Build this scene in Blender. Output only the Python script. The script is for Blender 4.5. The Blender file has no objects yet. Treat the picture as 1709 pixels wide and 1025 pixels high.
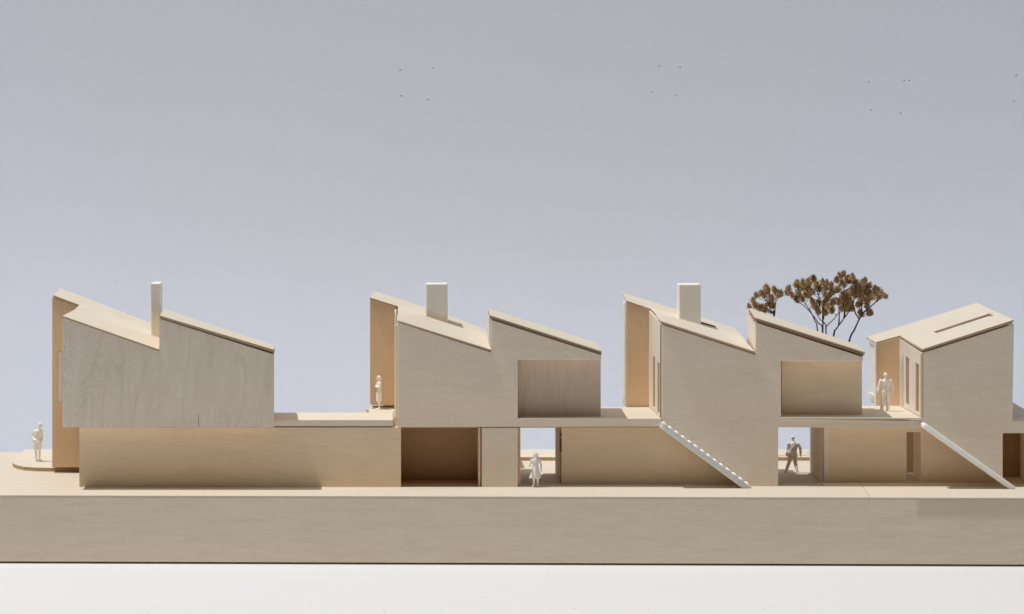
import bpy, bmesh, math, random
from mathutils import Vector, Matrix
random.seed(7)
SC = bpy.context.scene
COL = SC.collection

# ------------------------------------------------------------------ camera
K = 2.0                           # depths below are noted in half units: world y = K * noted depth
D, F = 65.0, 65.0 / 0.03          # camera distance to the street front (noted depth) and its matching focal length
VX, VY, ZC = 650.0, 240.0, 17.19  # principal point in the photo, camera height above the base top
cam = bpy.data.cameras.new('camera')
co = bpy.data.objects.new('camera', cam); COL.objects.link(co)
co.location = (0, -D * K, ZC); co.rotation_euler = (math.radians(90), 0, 0)
cam.sensor_fit = 'HORIZONTAL'; cam.sensor_width = 36.0
cam.lens = K * F / 1709 * 36.0
cam.shift_x = (854.5 - VX) / 1709; cam.shift_y = -(512.5 - VY) / 1709
cam.clip_start = 0.5; cam.clip_end = 2000
SC.camera = co

# ------------------------------------------------------------------ light
wd = bpy.data.worlds.new('World'); SC.world = wd; wd.use_nodes = True
bg = wd.node_tree.nodes['Background']
bg.inputs[0].default_value = (0.92, 0.95, 1.0, 1); bg.inputs[1].default_value = 0.06

def area(name, loc, target, size, power, col, shape='DISK', sy=None):
    l = bpy.data.lights.new(name, 'AREA'); l.shape = shape; l.size = size
    if sy: l.size_y = sy
    l.energy = power; l.color = col
    o = bpy.data.objects.new(name, l); COL.objects.link(o); o.location = loc
    o.rotation_euler = (Vector(target) - Vector(loc)).to_track_quat('-Z', 'Y').to_euler()
    return o
# one hard studio lamp high on the left, almost in the plane of the street fronts
area('key_lamp', (-131, -6, 375), (6, 0, 0), 4.0, 0.80 * math.pi ** 2 * 398 ** 2, (1.0, 0.985, 0.955))
# big unseen overhead softbox, added as fill to lift the shaded surfaces
area('overhead_fill', (10, -15, 95), (6, 2, 0), 120.0, 0.26 * math.pi ** 2 * 95 ** 2, (1.0, 0.99, 0.98), 'RECTANGLE', 60.0)
# added strip lamp, hidden behind the base, brightens the card backdrop from below
area('backdrop_fill', (10, 16.5, -2.4), (10, 34, 30), 160.0, 6000.0, (0.93, 0.96, 1.0), 'RECTANGLE', 1.5)

SC.view_settings.view_transform = 'Standard'; SC.view_settings.look = 'None'
SC.view_settings.exposure = 0.09; SC.view_settings.gamma = 1.0
SC.cycles.max_bounces = 8; SC.cycles.diffuse_bounces = 6

# ------------------------------------------------------------------ helpers
def W(px, py, Y):
    s = (D + Y) / F
    return Vector(((px - VX) * s, Y, ZC - (py - VY) * s))
def XA(px, Y): return (px - VX) * (D + Y) / F
def ZA(py, Y): return ZC - (py - VY) * (D + Y) / F
def YG(py, z=0.0): return (ZC - z) / (py - VY) * F - D
def on_plane(px, py, a, b, c):
    n = (b - a).cross(c - a); o = Vector((0, -D, ZC)); d = W(px, py, 0) - o
    return o + d * ((a - o).dot(n) / d.dot(n))

def thing(name, label, cat, loc=(0, 0, 0), group=None):
    o = bpy.data.objects.new(name, None); COL.objects.link(o)
    o.location = (loc[0], loc[1] * K, loc[2]); o['label'] = label; o['category'] = cat
    o.empty_display_size = .3
    if group: o['group'] = group
    return o
def root_loc(p):
    v = Vector((0, 0, 0))
    while p is not None:
        v += Vector(p.location); p = p.parent
    return v
def link(name, me, parent=None, loc=None):
    o = bpy.data.objects.new(name, me); COL.objects.link(o)
    if parent is not None: o.parent = parent
    if loc is not None: o.location = loc
    return o
def mk(name, bm, m, parent=None, bevel=0.0, smooth=False):
    for v in bm.verts: v.co.y *= K
    if parent is not None:
        bmesh.ops.translate(bm, verts=bm.verts, vec=-root_loc(parent))
    if bevel:
        es = [e for e in bm.edges if len(e.link_faces) == 2 and e.calc_face_angle(0) > 0.6]
        bmesh.ops.bevel(bm, geom=es, offset=bevel, segments=1, affect='EDGES', clamp_overlap=True)
    bmesh.ops.recalc_face_normals(bm, faces=bm.faces)
    me = bpy.data.meshes.new(name); bm.to_mesh(me); bm.free()
    me.materials.append(m)
    if smooth: me.polygons.foreach_set('use_smooth', [True] * len(me.polygons))
    return link(name, me, parent)
def prism_bm(pts, ext, holes=()):
    bm = bmesh.new(); es = []
    for loop in [pts] + list(holes):
        vs = [bm.verts.new(p) for p in loop]
        for i in range(len(vs)): es.append(bm.edges.new((vs[i], vs[(i + 1) % len(vs)])))
    n = Vector((0, 0, 0))
    for i in range(len(pts)):
        n += Vector(pts[i]).cross(Vector(pts[(i + 1) % len(pts)]))
    if n.length > 1e-9: n.normalize()
    bmesh.ops.triangle_fill(bm, use_beauty=True, use_dissolve=False, edges=es, normal=n)
    fs = list(bm.faces)
    r = bmesh.ops.extrude_face_region(bm, geom=fs, use_keep_orig=True)
    bmesh.ops.translate(bm, verts=[g for g in r['geom'] if isinstance(g, bmesh.types.BMVert)], vec=Vector(ext))
    return bm
def prism(name, pts, ext, m, parent=None, holes=(), bevel=0.012):
    return mk(name, prism_bm(pts, ext, holes), m, parent, bevel)
def face(name, pts, Y, th, m, parent=None, holes=(), bevel=0.012):
    """a sheet standing parallel to the street, traced at depth Y, th thick"""
    return prism(name, [W(x, y, Y) for x, y in pts], (0, th, 0), m, parent,
                 [[W(x, y, Y) for x, y in h] for h in holes], bevel)
def loft_body(name, fp, Yf, bp, Yb, m, parent):
    bm = bmesh.new()
    a = [bm.verts.new(W(x, y, Yf)) for x, y in fp]; b = [bm.verts.new(W(x, y, Yb)) for x, y in bp]
    n = len(a)
    for i in range(n): bm.faces.new((a[i], a[(i + 1) % n], b[(i + 1) % n], b[i]))
    bm.faces.new(a); bm.faces.new(b[::-1])
    return mk(name, bm, m, parent)
def box(name, x0, x1, y0, y1, z0, z1, m, parent=None, bevel=0.012):
    return prism(name, [(x0, y0, z0), (x1, y0, z0), (x1, y0, z1), (x0, y0, z1)], (0, y1 - y0, 0), m, parent, (), bevel)
def edged(o, m):
    o.data.materials.append(m)
    for p in o.data.polygons:
        if abs(p.normal.z) < .6: p.material_index = 1
    return o
def sheet(name, pts, th, m, parent=None, holes=(), bevel=0.01):
    """a lying or sloping sheet given by its top outline"""
    o = prism(name, pts, (0, 0, -th), m, parent, holes, bevel)
    return edged(o, M['edge_light']) if name == 'roof' else o

# ------------------------------------------------------------------ materials
def nodes(name):
    m = bpy.data.materials.new(name); m.use_nodes = True
    nt = m.node_tree; nt.nodes.clear()
    out = nt.nodes.new('ShaderNodeOutputMaterial'); b = nt.nodes.new('ShaderNodeBsdfPrincipled')
    nt.links.new(b.outputs[0], out.inputs[0])
    return m, nt, b
def N(nt, t, **kw):
    n = nt.nodes.new(t)
    for k, v in kw.items():
        if k.startswith('i_'): n.inputs[k[2:].replace('_', ' ')].default_value = v
        else: setattr(n, k, v)
    return n
def ramp(nt, src, a, b):
    n = N(nt, 'ShaderNodeMapRange'); n.inputs[1].default_value = a; n.inputs[2].default_value = b
    nt.links.new(src, n.inputs[0]); return n.outputs[0]
def mixc(nt, fac, a, b, blend='MIX'):
    n = N(nt, 'ShaderNodeMix', data_type='RGBA', blend_type=blend)
    for s, v in ((n.inputs[0], fac), (n.inputs[6], a), (n.inputs[7], b)):
        if isinstance(v, (int, float)): s.default_value = v
        elif isinstance(v, tuple): s.default_value = (*v, 1)
        else: nt.links.new(v, s)
    return n.outputs[2]
def math_(nt, op, a, b=0.0):
    n = N(nt, 'ShaderNodeMath', operation=op)
    for i, v in enumerate((a, b)):
        if isinstance(v, (int, float)): n.inputs[i].default_value = v
        else: nt.links.new(v, n.inputs[i])
    return n.outputs[0]

def wood(name, col, dark, grain='x', streak=.5, rings=.25, fuzz=0.0, speck=.25, bump=.35, rough=.7, light=None, worn=None, patch=None):
    m, nt, b = nodes(name)
    tc = N(nt, 'ShaderNodeTexCoord'); oi = N(nt, 'ShaderNodeObjectInfo')
    off = N(nt, 'ShaderNodeVectorMath', operation='SCALE'); off.inputs[0].default_value = (37, 61, 23)
    nt.links.new(oi.outputs['Random'], off.inputs['Scale'])
    add = N(nt, 'ShaderNodeVectorMath', operation='ADD')
    nt.links.new(tc.outputs['Object'], add.inputs[0]); nt.links.new(off.outputs[0], add.inputs[1])
    P = add.outputs[0]
    def mapped(s):
        mp = N(nt, 'ShaderNodeMapping'); mp.inputs['Scale'].default_value = s
        nt.links.new(P, mp.inputs[0]); return mp.outputs[0]
    lng, acr = .16, 1.0
    sc = {'x': (lng, acr, acr), 'z': (acr, acr, lng), 'y': (acr, lng, acr)}[grain]
    v1 = mapped(sc)
    n1 = N(nt, 'ShaderNodeTexNoise'); n1.inputs['Scale'].default_value = 3.2; n1.inputs['Detail'].default_value = 8
    n1.inputs['Roughness'].default_value = .68; n1.inputs['Distortion'].default_value = .35
    nt.links.new(v1, n1.inputs[0])
    f1 = ramp(nt, n1.outputs[0], .35, .72)
    # cathedral growth rings: bands of a slow stretched noise
    n2 = N(nt, 'ShaderNodeTexNoise'); n2.inputs['Scale'].default_value = .38; n2.inputs['Detail'].default_value = 2
    nt.links.new(v1, n2.inputs[0])
    sn = math_(nt, 'SINE', math_(nt, 'MULTIPLY', n2.outputs[0], 60.0))
    f2 = ramp(nt, sn, .75, 1.0)
    # broad tone drift over the sheet
    n3 = N(nt, 'ShaderNodeTexNoise'); n3.inputs['Scale'].default_value = .22; n3.inputs['Detail'].default_value = 3
    nt.links.new(P, n3.inputs[0])
    f3 = ramp(nt, n3.outputs[0], .3, .7)
    c = mixc(nt, math_(nt, 'MULTIPLY', f1, streak), col, dark)
    c = mixc(nt, math_(nt, 'MULTIPLY', f2, rings), c, tuple(x * .80 for x in dark))
    c = mixc(nt, math_(nt, 'MULTIPLY', f3, .10), c, tuple(x * .85 for x in dark))
    # fine pores and raised sanding fibres; their grazing-light sparkle is painted as pale flecks
    n4 = N(nt, 'ShaderNodeTexNoise'); n4.inputs['Scale'].default_value = 12.0; n4.inputs['Detail'].default_value = 4
    n4.inputs['Roughness'].default_value = .7; n4.inputs['Distortion'].default_value = 1.2
    nt.links.new(mapped({'x': (.55, 1, 1), 'z': (1, 1, .55), 'y': (1, .55, 1)}[grain]), n4.inputs[0])
    pore = ramp(nt, n4.outputs[0], .5, .3)
    c = mixc(nt, math_(nt, 'MULTIPLY', pore, speck), c, tuple(x * .72 for x in dark))
    fib = ramp(nt, n4.outputs[0], .585, .68)
    if worn:   # a rougher, more frayed zone of the sheet towards its left edge
        sx = N(nt, 'ShaderNodeSeparateXYZ'); nt.links.new(tc.outputs['Object'], sx.inputs[0])
        wz = math_(nt, 'MULTIPLY', ramp(nt, sx.outputs[0], worn[1], worn[0]), .055)
        fib = ramp(nt, math_(nt, 'ADD', n4.outputs[0], wz), .585, .68)
    if fuzz: c = mixc(nt, math_(nt, 'MULTIPLY', fib, fuzz), c, light or tuple(min(.9, x * 1.3) for x in col))
    if patch:  # a darker oiled area on the base, with its own edge
        sp = N(nt, 'ShaderNodeSeparateXYZ'); nt.links.new(tc.outputs['Object'], sp.inputs[0])
        wob = math_(nt, 'MULTIPLY', n3.outputs[0], .5)
        m1 = ramp(nt, sp.outputs[0], patch[0], patch[0] + .25)
        m2 = ramp(nt, math_(nt, 'ADD', sp.outputs[2], wob), patch[1] + .1, patch[1] + .5)
        c = mixc(nt, math_(nt, 'MULTIPLY', math_(nt, 'MULTIPLY', m1, m2), .55), c, tuple(x * .78 for x in dark))
    tone = N(nt, 'ShaderNodeHueSaturation')
    nt.links.new(math_(nt, 'ADD', math_(nt, 'MULTIPLY', oi.outputs['Random'], .08), .96), tone.inputs['Value'])
    nt.links.new(c, tone.inputs['Color'])
    nt.links.new(tone.outputs[0], b.inputs['Base Color'])
    b.inputs['Roughness'].default_value = rough; b.inputs['Specular IOR Level'].default_value = .25
    h = math_(nt, 'ADD', math_(nt, 'MULTIPLY', n4.outputs[0], 1.0), math_(nt, 'MULTIPLY', n1.outputs[0], .5))
    bp = N(nt, 'ShaderNodeBump'); bp.inputs['Strength'].default_value = bump; bp.inputs['Distance'].default_value = .04
    nt.links.new(h, bp.inputs['Height']); nt.links.new(bp.outputs[0], b.inputs['Normal'])
    return m

M = {}
M['birch_z'] = wood('birch_upright_grain', (.90, .785, .665), (.74, .61, .49), 'z', .5, .20, .7, .26, .5, light=(1.0, .97, .91))
M['birch_worn'] = wood('birch_frayed_left', (.90, .785, .665), (.74, .61, .49), 'z', .5, .20, .7, .26, .5, light=(1.0, .97, .91), worn=(-5.3, -1.5))
M['birch'] = wood('birch_level_grain', (.92, .80, .655), (.81, .685, .54), 'x', .45, .08, .75, .26, .5, light=(1.0, .97, .91))
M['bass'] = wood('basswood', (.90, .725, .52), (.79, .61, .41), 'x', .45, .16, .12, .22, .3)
M['top'] = wood('pale_limewood', (.725, .65, .54), (.66, .57, .44), 'x', .35, .12, .1, .12, .2)
M['roof'] = wood('pale_roof_veneer', (.715, .64, .53), (.64, .56, .44), 'x', .4, .14, .1, .14, .2)
M['pale_z'] = wood('pale_upright_veneer', (.86, .78, .67), (.78, .68, .55), 'z', .35, .15, .1, .14, .2)
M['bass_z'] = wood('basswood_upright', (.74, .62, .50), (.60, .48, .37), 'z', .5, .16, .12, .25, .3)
M['base'] = wood('base_plywood', (.88, .765, .605), (.75, .625, .475), 'x', .6, .10, .4, .25, .35, patch=(19.5, 2.25))
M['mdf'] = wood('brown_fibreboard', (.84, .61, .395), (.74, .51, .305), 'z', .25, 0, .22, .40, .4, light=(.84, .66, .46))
M['brown'] = wood('shaded_brown_board', (.50, .325, .175), (.42, .26, .13), 'x', .3, .05, .3, .3, .4, light=(.62, .45, .28))  # fibreboard again, darkened to put the shade of recesses into its colour
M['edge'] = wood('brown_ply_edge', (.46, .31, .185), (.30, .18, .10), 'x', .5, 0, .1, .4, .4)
M['edge_light'] = wood('warm_ply_edge', (.56, .40, .25), (.40, .26, .15), 'x', .5, 0, .1, .3, .3)
M['dark'] = wood('dark_gap', (.10, .065, .04), (.06, .04, .025), 'x', .3, 0, 0, .2, .2)

def plastic(name, col, sss=.25, stain=False, sc=.5):
    m, nt, b = nodes(name)
    b.inputs['Roughness'].default_value = .55
    b.inputs['Subsurface Weight'].default_value = sss
    b.inputs['Subsurface Radius'].default_value = (.18, .18, .18); b.inputs['Subsurface Scale'].default_value = sc
    tc = N(nt, 'ShaderNodeTexCoord')
    n = N(nt, 'ShaderNodeTexNoise'); n.inputs['Scale'].default_value = 5; n.inputs['Detail'].default_value = 5
    nt.links.new(tc.outputs['Object'], n.inputs[0])
    c = mixc(nt, math_(nt, 'MULTIPLY', ramp(nt, n.outputs[0], .35, .75), .22), col, tuple(x * .84 for x in col))
    if stain:   # dried glue at the foot of the chimney
        sp = N(nt, 'ShaderNodeSeparateXYZ'); nt.links.new(tc.outputs['Generated'], sp.inputs[0])
        f = math_(nt, 'ADD', math_(nt, 'MULTIPLY', sp.outputs[2], 2.2), math_(nt, 'MULTIPLY', sp.outputs[0], .35))
        f = math_(nt, 'ADD', f, math_(nt, 'MULTIPLY', n.outputs[0], .5))
        c = mixc(nt, math_(nt, 'MULTIPLY', ramp(nt, f, 1.25, .8), .75), c, (.62, .50, .28))
    nt.links.new(c, b.inputs['Base Color'])
    bp = N(nt, 'ShaderNodeBump'); bp.inputs['Strength'].default_value = .25; bp.inputs['Distance'].default_value = .02
    nt.links.new(n.outputs[0], bp.inputs['Height']); nt.links.new(bp.outputs[0], b.inputs['Normal'])
    return m
M['white'] = plastic('white_printed_plastic', (.96, .955, .945), 1.0, False, 1.5)
M['ivory'] = plastic('ivory_printed_plastic', (.89, .865, .79))
M['ivory_stain'] = plastic('ivory_plastic_with_glue', (.89, .865, .79), .25, True)
M['figure'] = plastic('white_figure_resin', (.93, .905, .86), .35, False, .3)

def board(name, col, sc, amt, bump):
    m, nt, b = nodes(name)
    b.inputs['Roughness'].default_value = .85; b.inputs['Specular IOR Level'].default_value = .2
    tc = N(nt, 'ShaderNodeTexCoord')
    n = N(nt, 'ShaderNodeTexNoise'); n.inputs['Scale'].default_value = sc; n.inputs['Detail'].default_value = 6
    nt.links.new(tc.outputs['Object'], n.inputs[0])
    n2 = N(nt, 'ShaderNodeTexNoise'); n2.inputs['Scale'].default_value = .12; n2.inputs['Detail'].default_value = 3
    nt.links.new(tc.outputs['Object'], n2.inputs[0])
    c = mixc(nt, math_(nt, 'MULTIPLY', ramp(nt, n.outputs[0], .35, .7), amt), col, tuple(x * .85 for x in col))
    c = mixc(nt, math_(nt, 'MULTIPLY', ramp(nt, n2.outputs[0], .3, .7), .10), c, tuple(x * .88 for x in col))
    if name.startswith('white'):     # sparse dust specks
        n5 = N(nt, 'ShaderNodeTexNoise'); n5.inputs['Scale'].default_value = 2.6; n5.inputs['Detail'].default_value = 1
        nt.links.new(tc.outputs['Object'], n5.inputs[0])
        c = mixc(nt, math_(nt, 'MULTIPLY', ramp(nt, n5.outputs[0], .775, .80), .6), c, (.35, .33, .31))
    nt.links.new(c, b.inputs['Base Color'])
    bp = N(nt, 'ShaderNodeBump'); bp.inputs['Strength'].default_value = bump; bp.inputs['Distance'].default_value = .03
    nt.links.new(n.outputs[0], bp.inputs['Height']); nt.links.new(bp.outputs[0], b.inputs['Normal'])
    return m
M['paper'] = board('lavender_grey_card', (.70, .735, .825), 6.0, .12, .15)
M['table'] = board('white_painted_board', (.75, .757, .767), 3.0, .10, .2)

# ------------------------------------------------------------------ setting: table, backdrop, base, rear pavement
ZB = ZA(937.5, 0) * 1.0
ZB = -3.24                                   # underside of the base
ts = box('table_surface', -170, 210, -45, 17.6, ZB - .60, ZB - .10, M['table'], None, 0)
ts['kind'] = 'structure'

YB = 17.0
holes_px = [(668, 117), (723, 114), (670, 160), (714, 166), (1101, 110), (1135, 112), (1088, 153), (1129, 159),
            (1450, 137), (1509, 134.5), (1517.5, 134), (1454, 184), (1503, 189), (1696, 126), (1692, 169)]
bm = bmesh.new()
def loop(bm, pts):
    vs = [bm.verts.new(p) for p in pts]
    return vs, [bm.edges.new((vs[i], vs[(i + 1) % len(vs)])) for i in range(len(vs))]
_, es = loop(bm, [(-90, YB, ZB - .1), (130, YB, ZB - .1), (130, YB, 62), (-90, YB, 62)])
hl = []
for hx, hy in holes_px:
    c = W(hx, hy, YB); r = random.uniform(.05, .062)
    v, e = loop(bm, [(c.x + r * 1.15 * math.cos(a), YB, c.z + r * math.sin(a)) for a in [k * math.pi / 5 for k in range(10)]])
    es += e; hl.append((c, v, e))
bmesh.ops.triangle_fill(bm, use_beauty=True, use_dissolve=False, edges=es, normal=(0, -1, 0))
for c, v, e in hl:
    r = bmesh.ops.extrude_edge_only(bm, edges=e)
    nv = [g for g in r['geom'] if isinstance(g, bmesh.types.BMVert)]
    for q in nv:
        q.co = Vector((c.x + (q.co.x - c.x) * .5, YB + .05, c.z + (q.co.z - c.z) * .5))
    bm.faces.new(sorted(nv, key=lambda q: math.atan2(q.co.z - c.z, q.co.x - c.x)))
bd = mk('backdrop', bm, M['paper']); bd['kind'] = 'structure'

yf = lambda px: -1.5 + (px / 1709) * -.48      # the base runs very slightly askew to the street
def xb(px): return XA(px, yf(px))
base = thing('model_base', 'long pale plywood base block carrying the whole row of wooden model houses', 'model base', (6, 0, ZB - .1))
pl, pr = -330, 2050
BY = 7.35
prism('block', [(xb(pl), yf(pl), -.09), (xb(pr), yf(pr), -.09), (xb(pr), BY, -.09), (xb(pl), BY, -.09)], (0, 0, ZB + .09), M['base'], base, (), .02)
sf = Vector((xb(1452.5), yf(1452.5), 0)); sb_ = W(1443, 816.2, 0); sb_ = Vector((XA(1443, YG(816.2)), YG(816.2), 0))
far = sb_ + (sb_ - sf) * 4
e = .012
sheet('top_board', [(xb(pl), yf(pl), 0), (sf.x - e, sf.y, 0), (far.x - e, far.y, 0), (far.x - e, BY, 0), (xb(pl), BY, 0)], .087, M['top'], base)
sheet('top_board', [(sf.x + e, sf.y, 0), (xb(pr), yf(pr), 0), (xb(pr), BY, 0), (far.x + e, BY, 0), (far.x + e, far.y, 0)], .087, M['top'], base)
prism('foot_batten', [(xb(pl) + .2, yf(pl) + .35, ZB), (xb(pr) - .2, yf(pr) + .35, ZB), (xb(pr) - .2, 7, ZB), (xb(pl) + .2, 7, ZB)], (0, 0, -.10), M['dark'], base, (), 0)  # dark colour paints in the gap shadow under the base

# rear pavement: a thin raised slab with a rounded left end behind the houses
ZP = .19
pts = []
Yw = YG(786, 0)
cx, ry = XA(88, Yw), 1.0
p_front = Vector((cx, Yw, ZP))
left = [(84, 781, ZP), (60, 780.5, ZP), (40, 779, ZP), (28, 776.5, ZP), (22, 773.5, ZP), (21, 770, ZP), (25, 766, ZP), (31, 760, ZP), (42, 749.3, ZP)]
for x, y, z in left:
    Y = YG(y, z); pts.append(Vector((XA(x, Y), Y, z)))
Yr = YG(769, 0)
xw = XA(150, 2.5)
outline = [Vector((xw, pts[0].y, ZP))] + pts + [Vector((pts[-1].x, 7.25, ZP)), Vector((xb(pr) - 1, 7.25, ZP)), Vector((xb(pr) - 1, Yr, ZP)), Vector((xw, Yr, ZP))]
if abs(outline[-5].y - 7.25) < .05: outline.pop(-5)
pv = prism('pavement', outline, (0, 0, -ZP + .002), M['top']); pv['kind'] = 'structure'; edged(pv, M['edge_light'])

# ------------------------------------------------------------------ house builder pieces
ZT = 3.36   # terrace level
HG = 'saw-tooth roofed wooden model houses'
def P(*a): return [W(*q) for q in a]

# ---- first house (left)
h = thing('house', 'leftmost wooden model house, closed front with dark upright grain above a blank lower block', 'model house', W(280, 813, 0), HG)
Y1 = -.55
face('front_panel', [(104.5, 713), (104.5, 530.5), (265.6, 587), (266.4, 531.8), (457.2, 591.6), (457.2, 713), ], Y1, .13, M['birch_worn'], h)
# body behind the front sheet: left volume and right volume
face('body', [(106.5, 712), (106.5, 533), (264.5, 589), (264.5, 712)], Y1 + .134, 3.1, M['pale_z'], h, (), 0)
loft_body('body', [(266.2, 711.8), (266.2, 535.5), (456.6, 594.5), (456.6, 711.8)], Y1 + .134, [(272, 700), (272, 523), (456.9, 581), (456.6, 699)], 1.75, M['mdf'], h)
YJ = 2.75
face('wing_panel', [(87, 780), (87, 496), (133, 512.5), (150, 520), (150, 780)], YJ, .13, M['mdf'], h, [[(96, 587), (104.6, 587), (104.6, 673), (96, 673)]])
face('window_back', [(96.3, 587.4), (104.6, 587.4), (104.6, 672.7), (96.3, 672.7)], YJ + .03, .05, M['pale_z'], h)
face('body', [(88, 780), (88, 500), (133, 516), (240, 552), (240, 780)], YJ + .19, 1.2, M['mdf'], h, (), 0)
main_roof = sheet('roof', [W(104.3, 527, Y1 - .02), W(265.6, 583.2, Y1 - .02), W(268, 561, 1.9), W(269, 546, 3.6), W(251.5, 539, 4.15), W(175, 509.5, 4.17), W(100.7, 481.2, 4.19), W(88.6, 492.3, 2.73), W(132.2, 508.6, 2.73), W(125, 516.5, 1.5)], .11, M['roof'], h)
rf = [W(266.2, 526.2, Y1 - .03), W(457.3, 583.5, Y1 - .03), W(457.6, 576.5, 1.55), W(273.5, 515.3, 1.5)]
sheet('roof', rf, .10, M['roof'], h)
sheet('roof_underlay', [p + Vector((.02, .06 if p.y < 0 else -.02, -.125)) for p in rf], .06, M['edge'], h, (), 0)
face('chimney', [(251.2, 473), (266.6, 473), (266.2, 570), (252, 570)], 1.5, .8, M['ivory'], main_roof, (), .03)
face('saw_cut', [(330.9, 693), (331.5, 693), (331.5, 712.4), (330.9, 712.4)], Y1 - .004, .02, M['dark'], h, (), 0)

# ---- first lower block with its terrace
b1 = thing('lower_block', 'long blank lower block of warm wood under the leftmost house', 'model wall', W(400, 813, 0))
face('front_wall', [(132.3, 813), (132.3, 713.3), (669.3, 713.3), (669.3, 813)], 0, .13, M['bass'], b1)
face('block', [(133.5, 813), (133.5, 714), (668, 714), (668, 813)], .134, 1.7, M['mdf'], b1, (), 0)
sheet('terrace_slab', [W(455, 701, .03), W(655.6, 701, .03), W(655.3, 688.6, 1.82), W(455, 688.6, 1.82)], .345, M['top'], b1)
face('slab_seam', [(457.8, 712.6), (457.8, 711.7), (655, 711.7), (655, 712.6)], -.004, .01, M['dark'], b1, (), 0)
box('slab_edge', XA(457.6, .02), XA(655.4, .02), .0, .029, ZT - .35, ZT - .006, M['birch'], b1, .004)
sheet('rear_terrace', [W(615.5, 688.4, 1.84), W(656, 688.4, 1.84), W(657.5, 677, 3.4), W(617.5, 677, 3.4)], .2, M['top'], b1)
box('post_stub', XA(611.5, 1.9), XA(614.8, 1.9), 1.88, 2.05, ZT - .2, ZT + .17, M['bass'], b1)

# ---- second house
h = thing('house', 'wooden model house over the dark recess, with broad glue-stained ivory chimney and open loggia', 'model house', W(760, 813, 0), HG)
face('front_panel', [(664.2, 713), (664.2, 538), (819.2, 588), (819.8, 533.8), (1003.6, 592.6), (1003.6, 600.3), (864.3, 600.3), (864.3, 698.5), (1104, 698.5), (1104, 711.8)], 0, .13, M['birch'], h)
face('body', [(668.5, 712), (666.5, 541), (818.5, 590), (818.5, 712)], .134, 3.0, M['pale_z'], h, (), 0)
face('body', [(819.3, 696), (819.3, 535.5), (863, 549), (863, 696)], .134, 2.1, M['pale_z'], h, (), 0)
face('riser', [(816.4, 571), (816.4, 527.5), (819.5, 531), (819.5, 586)], .05, 0.08, M['pale_z'], h, (), 0)
prism('riser_panel', P((819.2, 587, .02), (819.2, 531, .02), (815.4, 521, 2.1), (815.4, 571, 2.1)), (.05, 0, 0), M['white'], h, (), 0)
face('eave_gap_shade', [(819.5, 529.0), (1003.2, 589.2), (1003.2, 599), (819.5, 541)], .14, .12, M['edge'], h, (), 0)  # added backing, its dark colour stands for the shadow gap under the roof
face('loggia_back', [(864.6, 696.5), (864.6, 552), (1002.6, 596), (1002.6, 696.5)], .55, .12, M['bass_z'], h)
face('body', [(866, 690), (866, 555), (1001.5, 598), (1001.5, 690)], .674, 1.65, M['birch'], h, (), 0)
sheet('loggia_lintel', P((864.6, 600.8, .134), (1003, 600.8, .134), (1002.4, 599, .54), (864.6, 599, .54)), -.2, M['bass'], h, (), 0)
prism('side_wall', P((664, 712, .05), (664.2, 539, .05), (658.2, 516, 2.7), (658.5, 694, 2.7)), (.10, 0, 0), M['pale_z'], h)
face('edge_strip', [(660.3, 711), (659.0, 545), (663.9, 541), (663.9, 711)], .16, .06, M['bass'], h)
face('edge_strip', [(659.6, 540), (660.5, 517), (663.5, 517), (662.6, 545)], .4, .05, M['pale_z'], h)
face('core_edge', [(656.2, 711), (656.2, 684), (658.8, 684), (658.8, 711)], .3, .1, M['white'], h, (), .004)
face('wing_panel', [(617.6, 673.5), (617.6, 498.5), (664, 514), (664, 676.2), (620, 676.2)], 2.7, .13, M['mdf'], h)
face('body', [(620, 676), (620, 501), (664, 515), (812, 556), (812, 676)], 2.9, .55, M['mdf'], h, (), 0)
face('rear_body', [(640, 780), (640, 540), (800, 575), (800, 780)], 3.6, 1.6, M['mdf'], h, (), 0)
rp = [W(663.8, 534.6, -.02), W(819.2, 583.5, -.02), W(816, 571, 1.25), W(812.2, 549.8, 2.95), W(720, 516.5, 3.4), W(660, 496.5, 3.9), W(624.4, 486.2, 4.15), W(617.3, 496.4, 2.66), W(664.1, 511.0, 2.66)]
main_roof = sheet('roof', rp, .09, M['roof'], h)
rf = [W(817.6, 525.8, -.03), W(1004.4, 586.2, -.03), W(994.8, 571.8, 2.3), W(814.2, 514.8, 2.3)]
sheet('roof', rf, .08, M['roof'], h)
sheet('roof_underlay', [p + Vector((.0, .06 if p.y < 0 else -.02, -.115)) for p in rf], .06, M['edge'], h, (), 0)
ch = face('chimney', [(711, 473.8), (746.9, 473.5), (747.4, 546), (711, 546)], 2.05, .55, M['ivory_stain'], main_roof, (), .035)
pa, pb, pc = rp[0], rp[1], rp[5]
sl = [on_plane(x, y, pa, pb, pc) for x, y in ((748, 536.0), (773.8, 545.2), (773.4, 546.4), (747.6, 537.2))]
sheet('slot_shade_strip', [p + Vector((0, 0, .012)) for p in sl], .02, M['dark'], main_roof, (), 0)  # dark strip laid on the roof paints the shade inside a slot
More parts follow.
